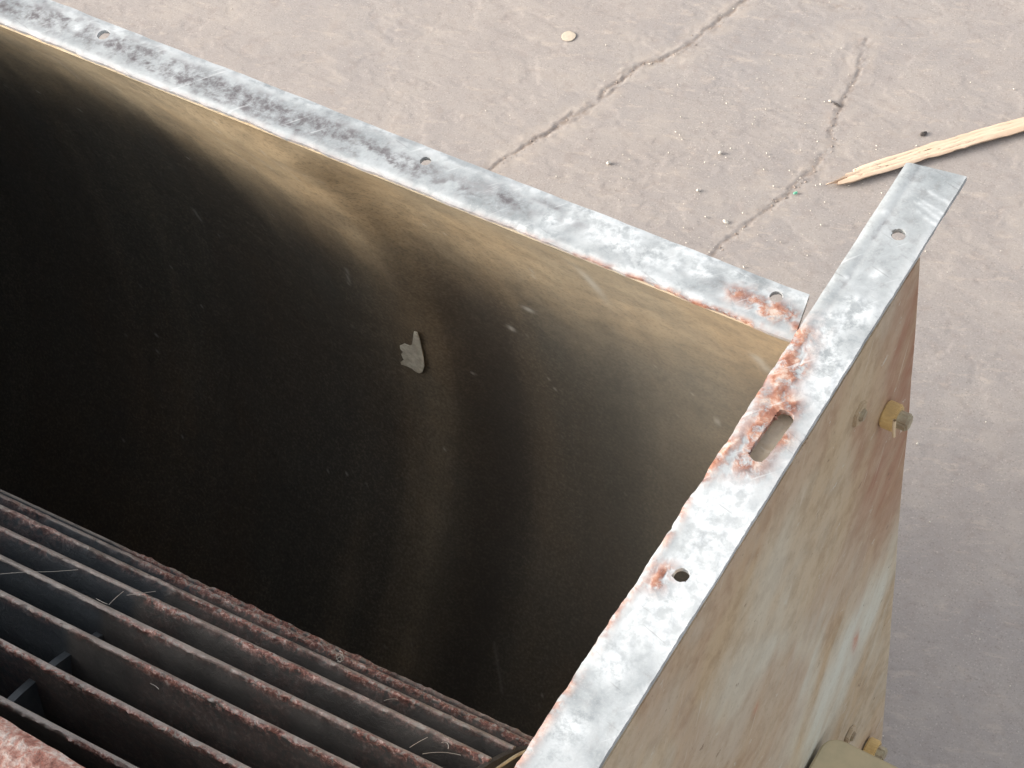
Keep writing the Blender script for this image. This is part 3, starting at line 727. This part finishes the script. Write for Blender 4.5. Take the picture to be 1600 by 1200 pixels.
# ------------------------------------------------------------------ wood sliver and small things on the ground
def build_stick():
    p0, p1 = at((1300, 284), 2, 0.004), at((1690, 172), 2, 0.004)
    d = (p1-p0)[:2]; L = np.linalg.norm(d); d /= L; nrm = np.array([-d[1], d[0]])
    t = np.concatenate([np.linspace(0, 0.12, 60), np.linspace(0.12, 1, 110)[1:]]); s = np.linspace(-1, 1, 15)
    T, Sg = np.meshgrid(t, s, indexing='ij')
    wid = 0.0088
    # broken left end: two points of unequal length
    endup = 0.016*fbm(Sg*4+9, Sg*0, 2, 3) + np.where(Sg > 0.0, 0.026*Sg, 0.0) + 0.014*np.exp(-((Sg+0.35)/.14)**2) - 0.012*np.exp(-((Sg-0.05)/.10)**2)
    TT = np.maximum(T, 0)*(L-endup)+endup
    taper = sstep(-0.01, 0.06, T)*0.25+0.75
    off = wid*Sg*taper + (fbm(T*14, Sg*0+.3, 6, 3)-.5)*0.003 - 0.002*(1-taper) + 0.003*np.sin(T*3)
    X = p0[0]+d[0]*TT+nrm[0]*off; Y = p0[1]+d[1]*TT+nrm[1]*off
    gr = fbm(T*6, Sg*5, 12, 4)
    split = np.exp(-((Sg-(-0.15+0.9*(T*L/0.11)))/0.10)**2)*sstep(0.11, 0.05, T*L)
    Z = 0.0036 + 0.0010*sstep(0, .6, T) - 0.0006*Sg**6 + (gr-.5)*0.0016 - 0.0026*split
    me = grid('wood_sliver', np.stack([X, Y, Z], -1)[::-1])
    o = link('wood_sliver', me, mat_wood(math.atan2(d[1], d[0])))
    solid(o, 0.0030)
    tag(o, 'long splintered strip of pale pine wood lying on the ground', 'wood strip')
build_stick()

def pebble(name, px, rpx, mat, label, cat, seed, flat=0.6, aniso=1.0, group=None, irr=0.35):
    r = rpx*0.00050; c = at(px, 2, 0.001)
    bm = bmesh.new(); bmesh.ops.create_icosphere(bm, subdivisions=3, radius=1)
    rnd = random.Random(seed); ax = [(Vector((rnd.uniform(-1, 1), rnd.uniform(-1, 1), rnd.uniform(-1, 1))).normalized(), rnd.uniform(.5, .95)) for _ in range(9)]
    for v in bm.verts:
        for a_, k in ax:
            dd = v.co.dot(a_)
            if dd > k: v.co -= a_*(dd-k)*0.9*irr/0.35
        v.co.x *= aniso; v.co.z *= flat
    bmesh.ops.scale(bm, verts=bm.verts, vec=(r, r, r))
    bmesh.ops.rotate(bm, verts=bm.verts, cent=(0, 0, 0), matrix=Matrix.Rotation(rnd.uniform(0, 3), 3, 'Z'))
    bmesh.ops.translate(bm, verts=bm.verts, vec=(c[0], c[1], 0.001+r*flat*0.5))
    me = bpy.data.meshes.new(name); bm.to_mesh(me); bm.free()
    me.polygons.foreach_set('use_smooth', [True]*len(me.polygons))
    o = link(name, me, mat); tag(o, label, cat, group)
    return o
pebble('plaster_dab', (889, 57), 19, M_SPOT, 'round flat pale dab of dried plaster on the ground', 'plaster dab', 1, 0.03, 1.05, irr=0.2)
pebble('pebble', (951, 255), 5.5, M_STONE, 'small grey pebble left of the other two, near the long crack', 'pebble', 3, 0.7, group='pebbles on the ground')
pebble('pebble', (1125, 239), 5, M_STONE, 'small pebble midway between the two ground cracks, farthest from the housing', 'pebble', 4, 0.7, group='pebbles on the ground')
pebble('pebble', (1091, 298), 4.5, M_STONE, 'pale pebble closest to the galvanised rear flange', 'pebble', 5, 0.7, group='pebbles on the ground')
pebble('pebble', (1297, 158), 4.5, M_STONE, 'pale pebble by the thin dark twig chip at the upper right', 'pebble', 6, 0.6, group='pebbles on the ground')
pebble('stone_chip', (1134, 347), 4.5, M_STONE, 'narrow white stone chip beside the crack near the flange corner', 'stone chip', 8, 0.5, 2.0)
pebble('plastic_fragment', (1243, 302), 6, M_GREEN, 'tiny green plastic fragment lying in the crack', 'plastic fragment', 9, 0.35, 0.7)
pebble('bark_chip', (1443, 209), 6.5, M_TWIG, 'small dark bark chip above the wood strip', 'bark chip', 10, 0.5, 1.6)
pebble('twig_chip', (1308, 164), 5, M_TWIG, 'thin dark twig chip on the ground near the top right crack', 'twig chip', 11, 0.35, 2.4)

def build_grit():
    rnd = random.Random(5); V = []; F = []
    for k in range(520):
        px = (rnd.uniform(200, 1640), rnd.uniform(-30, 1200))
        if rnd.random() < .55: px = (rnd.gauss(1180, 150), rnd.gauss(230, 110))
        c = at(px, 2, 0.0); r = 0.0005+0.0010*rnd.random()**3; b = len(V)
        if not (-1.9 < c[0] < 0.1 and 0.6 < c[1] < 1.8): continue
        for s_ in ((1, 0, 0), (0, 1, 0), (-1, 0, 0), (0, -1, 0), (0, 0, 1), (0, 0, -1)):
            q = r*rnd.uniform(.7, 1.3); V.append((c[0]+s_[0]*q, c[1]+s_[1]*q, 0.0012+r*.4+s_[2]*q*.8))
        for i in range(4): F += [(b+i, b+(i+1) % 4, b+4), (b+(i+1) % 4, b+i, b+5)]
    o = link('grit', mesh('grit', V, F), M_STONE); tag(o, 'fine pale grit scattered over the ground', 'grit', kind='stuff')
    # brown crumbs broken off along the cracks
    V = []; F = []
    for pl in ([(1190, -25), (1165, 0), (1110, 45), (1062, 80), (1000, 104), (962, 130), (930, 160), (895, 182), (860, 205), (820, 230), (780, 255)],
               [(1345, 100), (1322, 150), (1300, 200), (1302, 232), (1265, 268), (1235, 300), (1200, 325), (1170, 350), (1140, 372), (1112, 398)]):
        for _ in range(110):
            i = rnd.randrange(len(pl)-1); t = rnd.random()
            c = at((pl[i][0]+(pl[i+1][0]-pl[i][0])*t+rnd.gauss(0, 5), pl[i][1]+(pl[i+1][1]-pl[i][1])*t+rnd.gauss(0, 4)), 2, 0.0)
            r = 0.0005+0.0010*rnd.random()**3; b = len(V)
            for s_ in ((1, 0, 0), (0, 1, 0), (-1, 0, 0), (0, -1, 0), (0, 0, 1), (0, 0, -1)):
                q = r*rnd.uniform(.6, 1.5); V.append((c[0]+s_[0]*q, c[1]+s_[1]*q, -0.0004+s_[2]*q*.7))
            for i in range(4): F += [(b+i, b+(i+1) % 4, b+4), (b+(i+1) % 4, b+i, b+5)]
    o = link('crack_crumbs', mesh('crack_crumbs', V, F, False), M_CRUMB); tag(o, 'brown crumbs of broken concrete along the ground cracks', 'crumbs', kind='stuff')
build_grit()
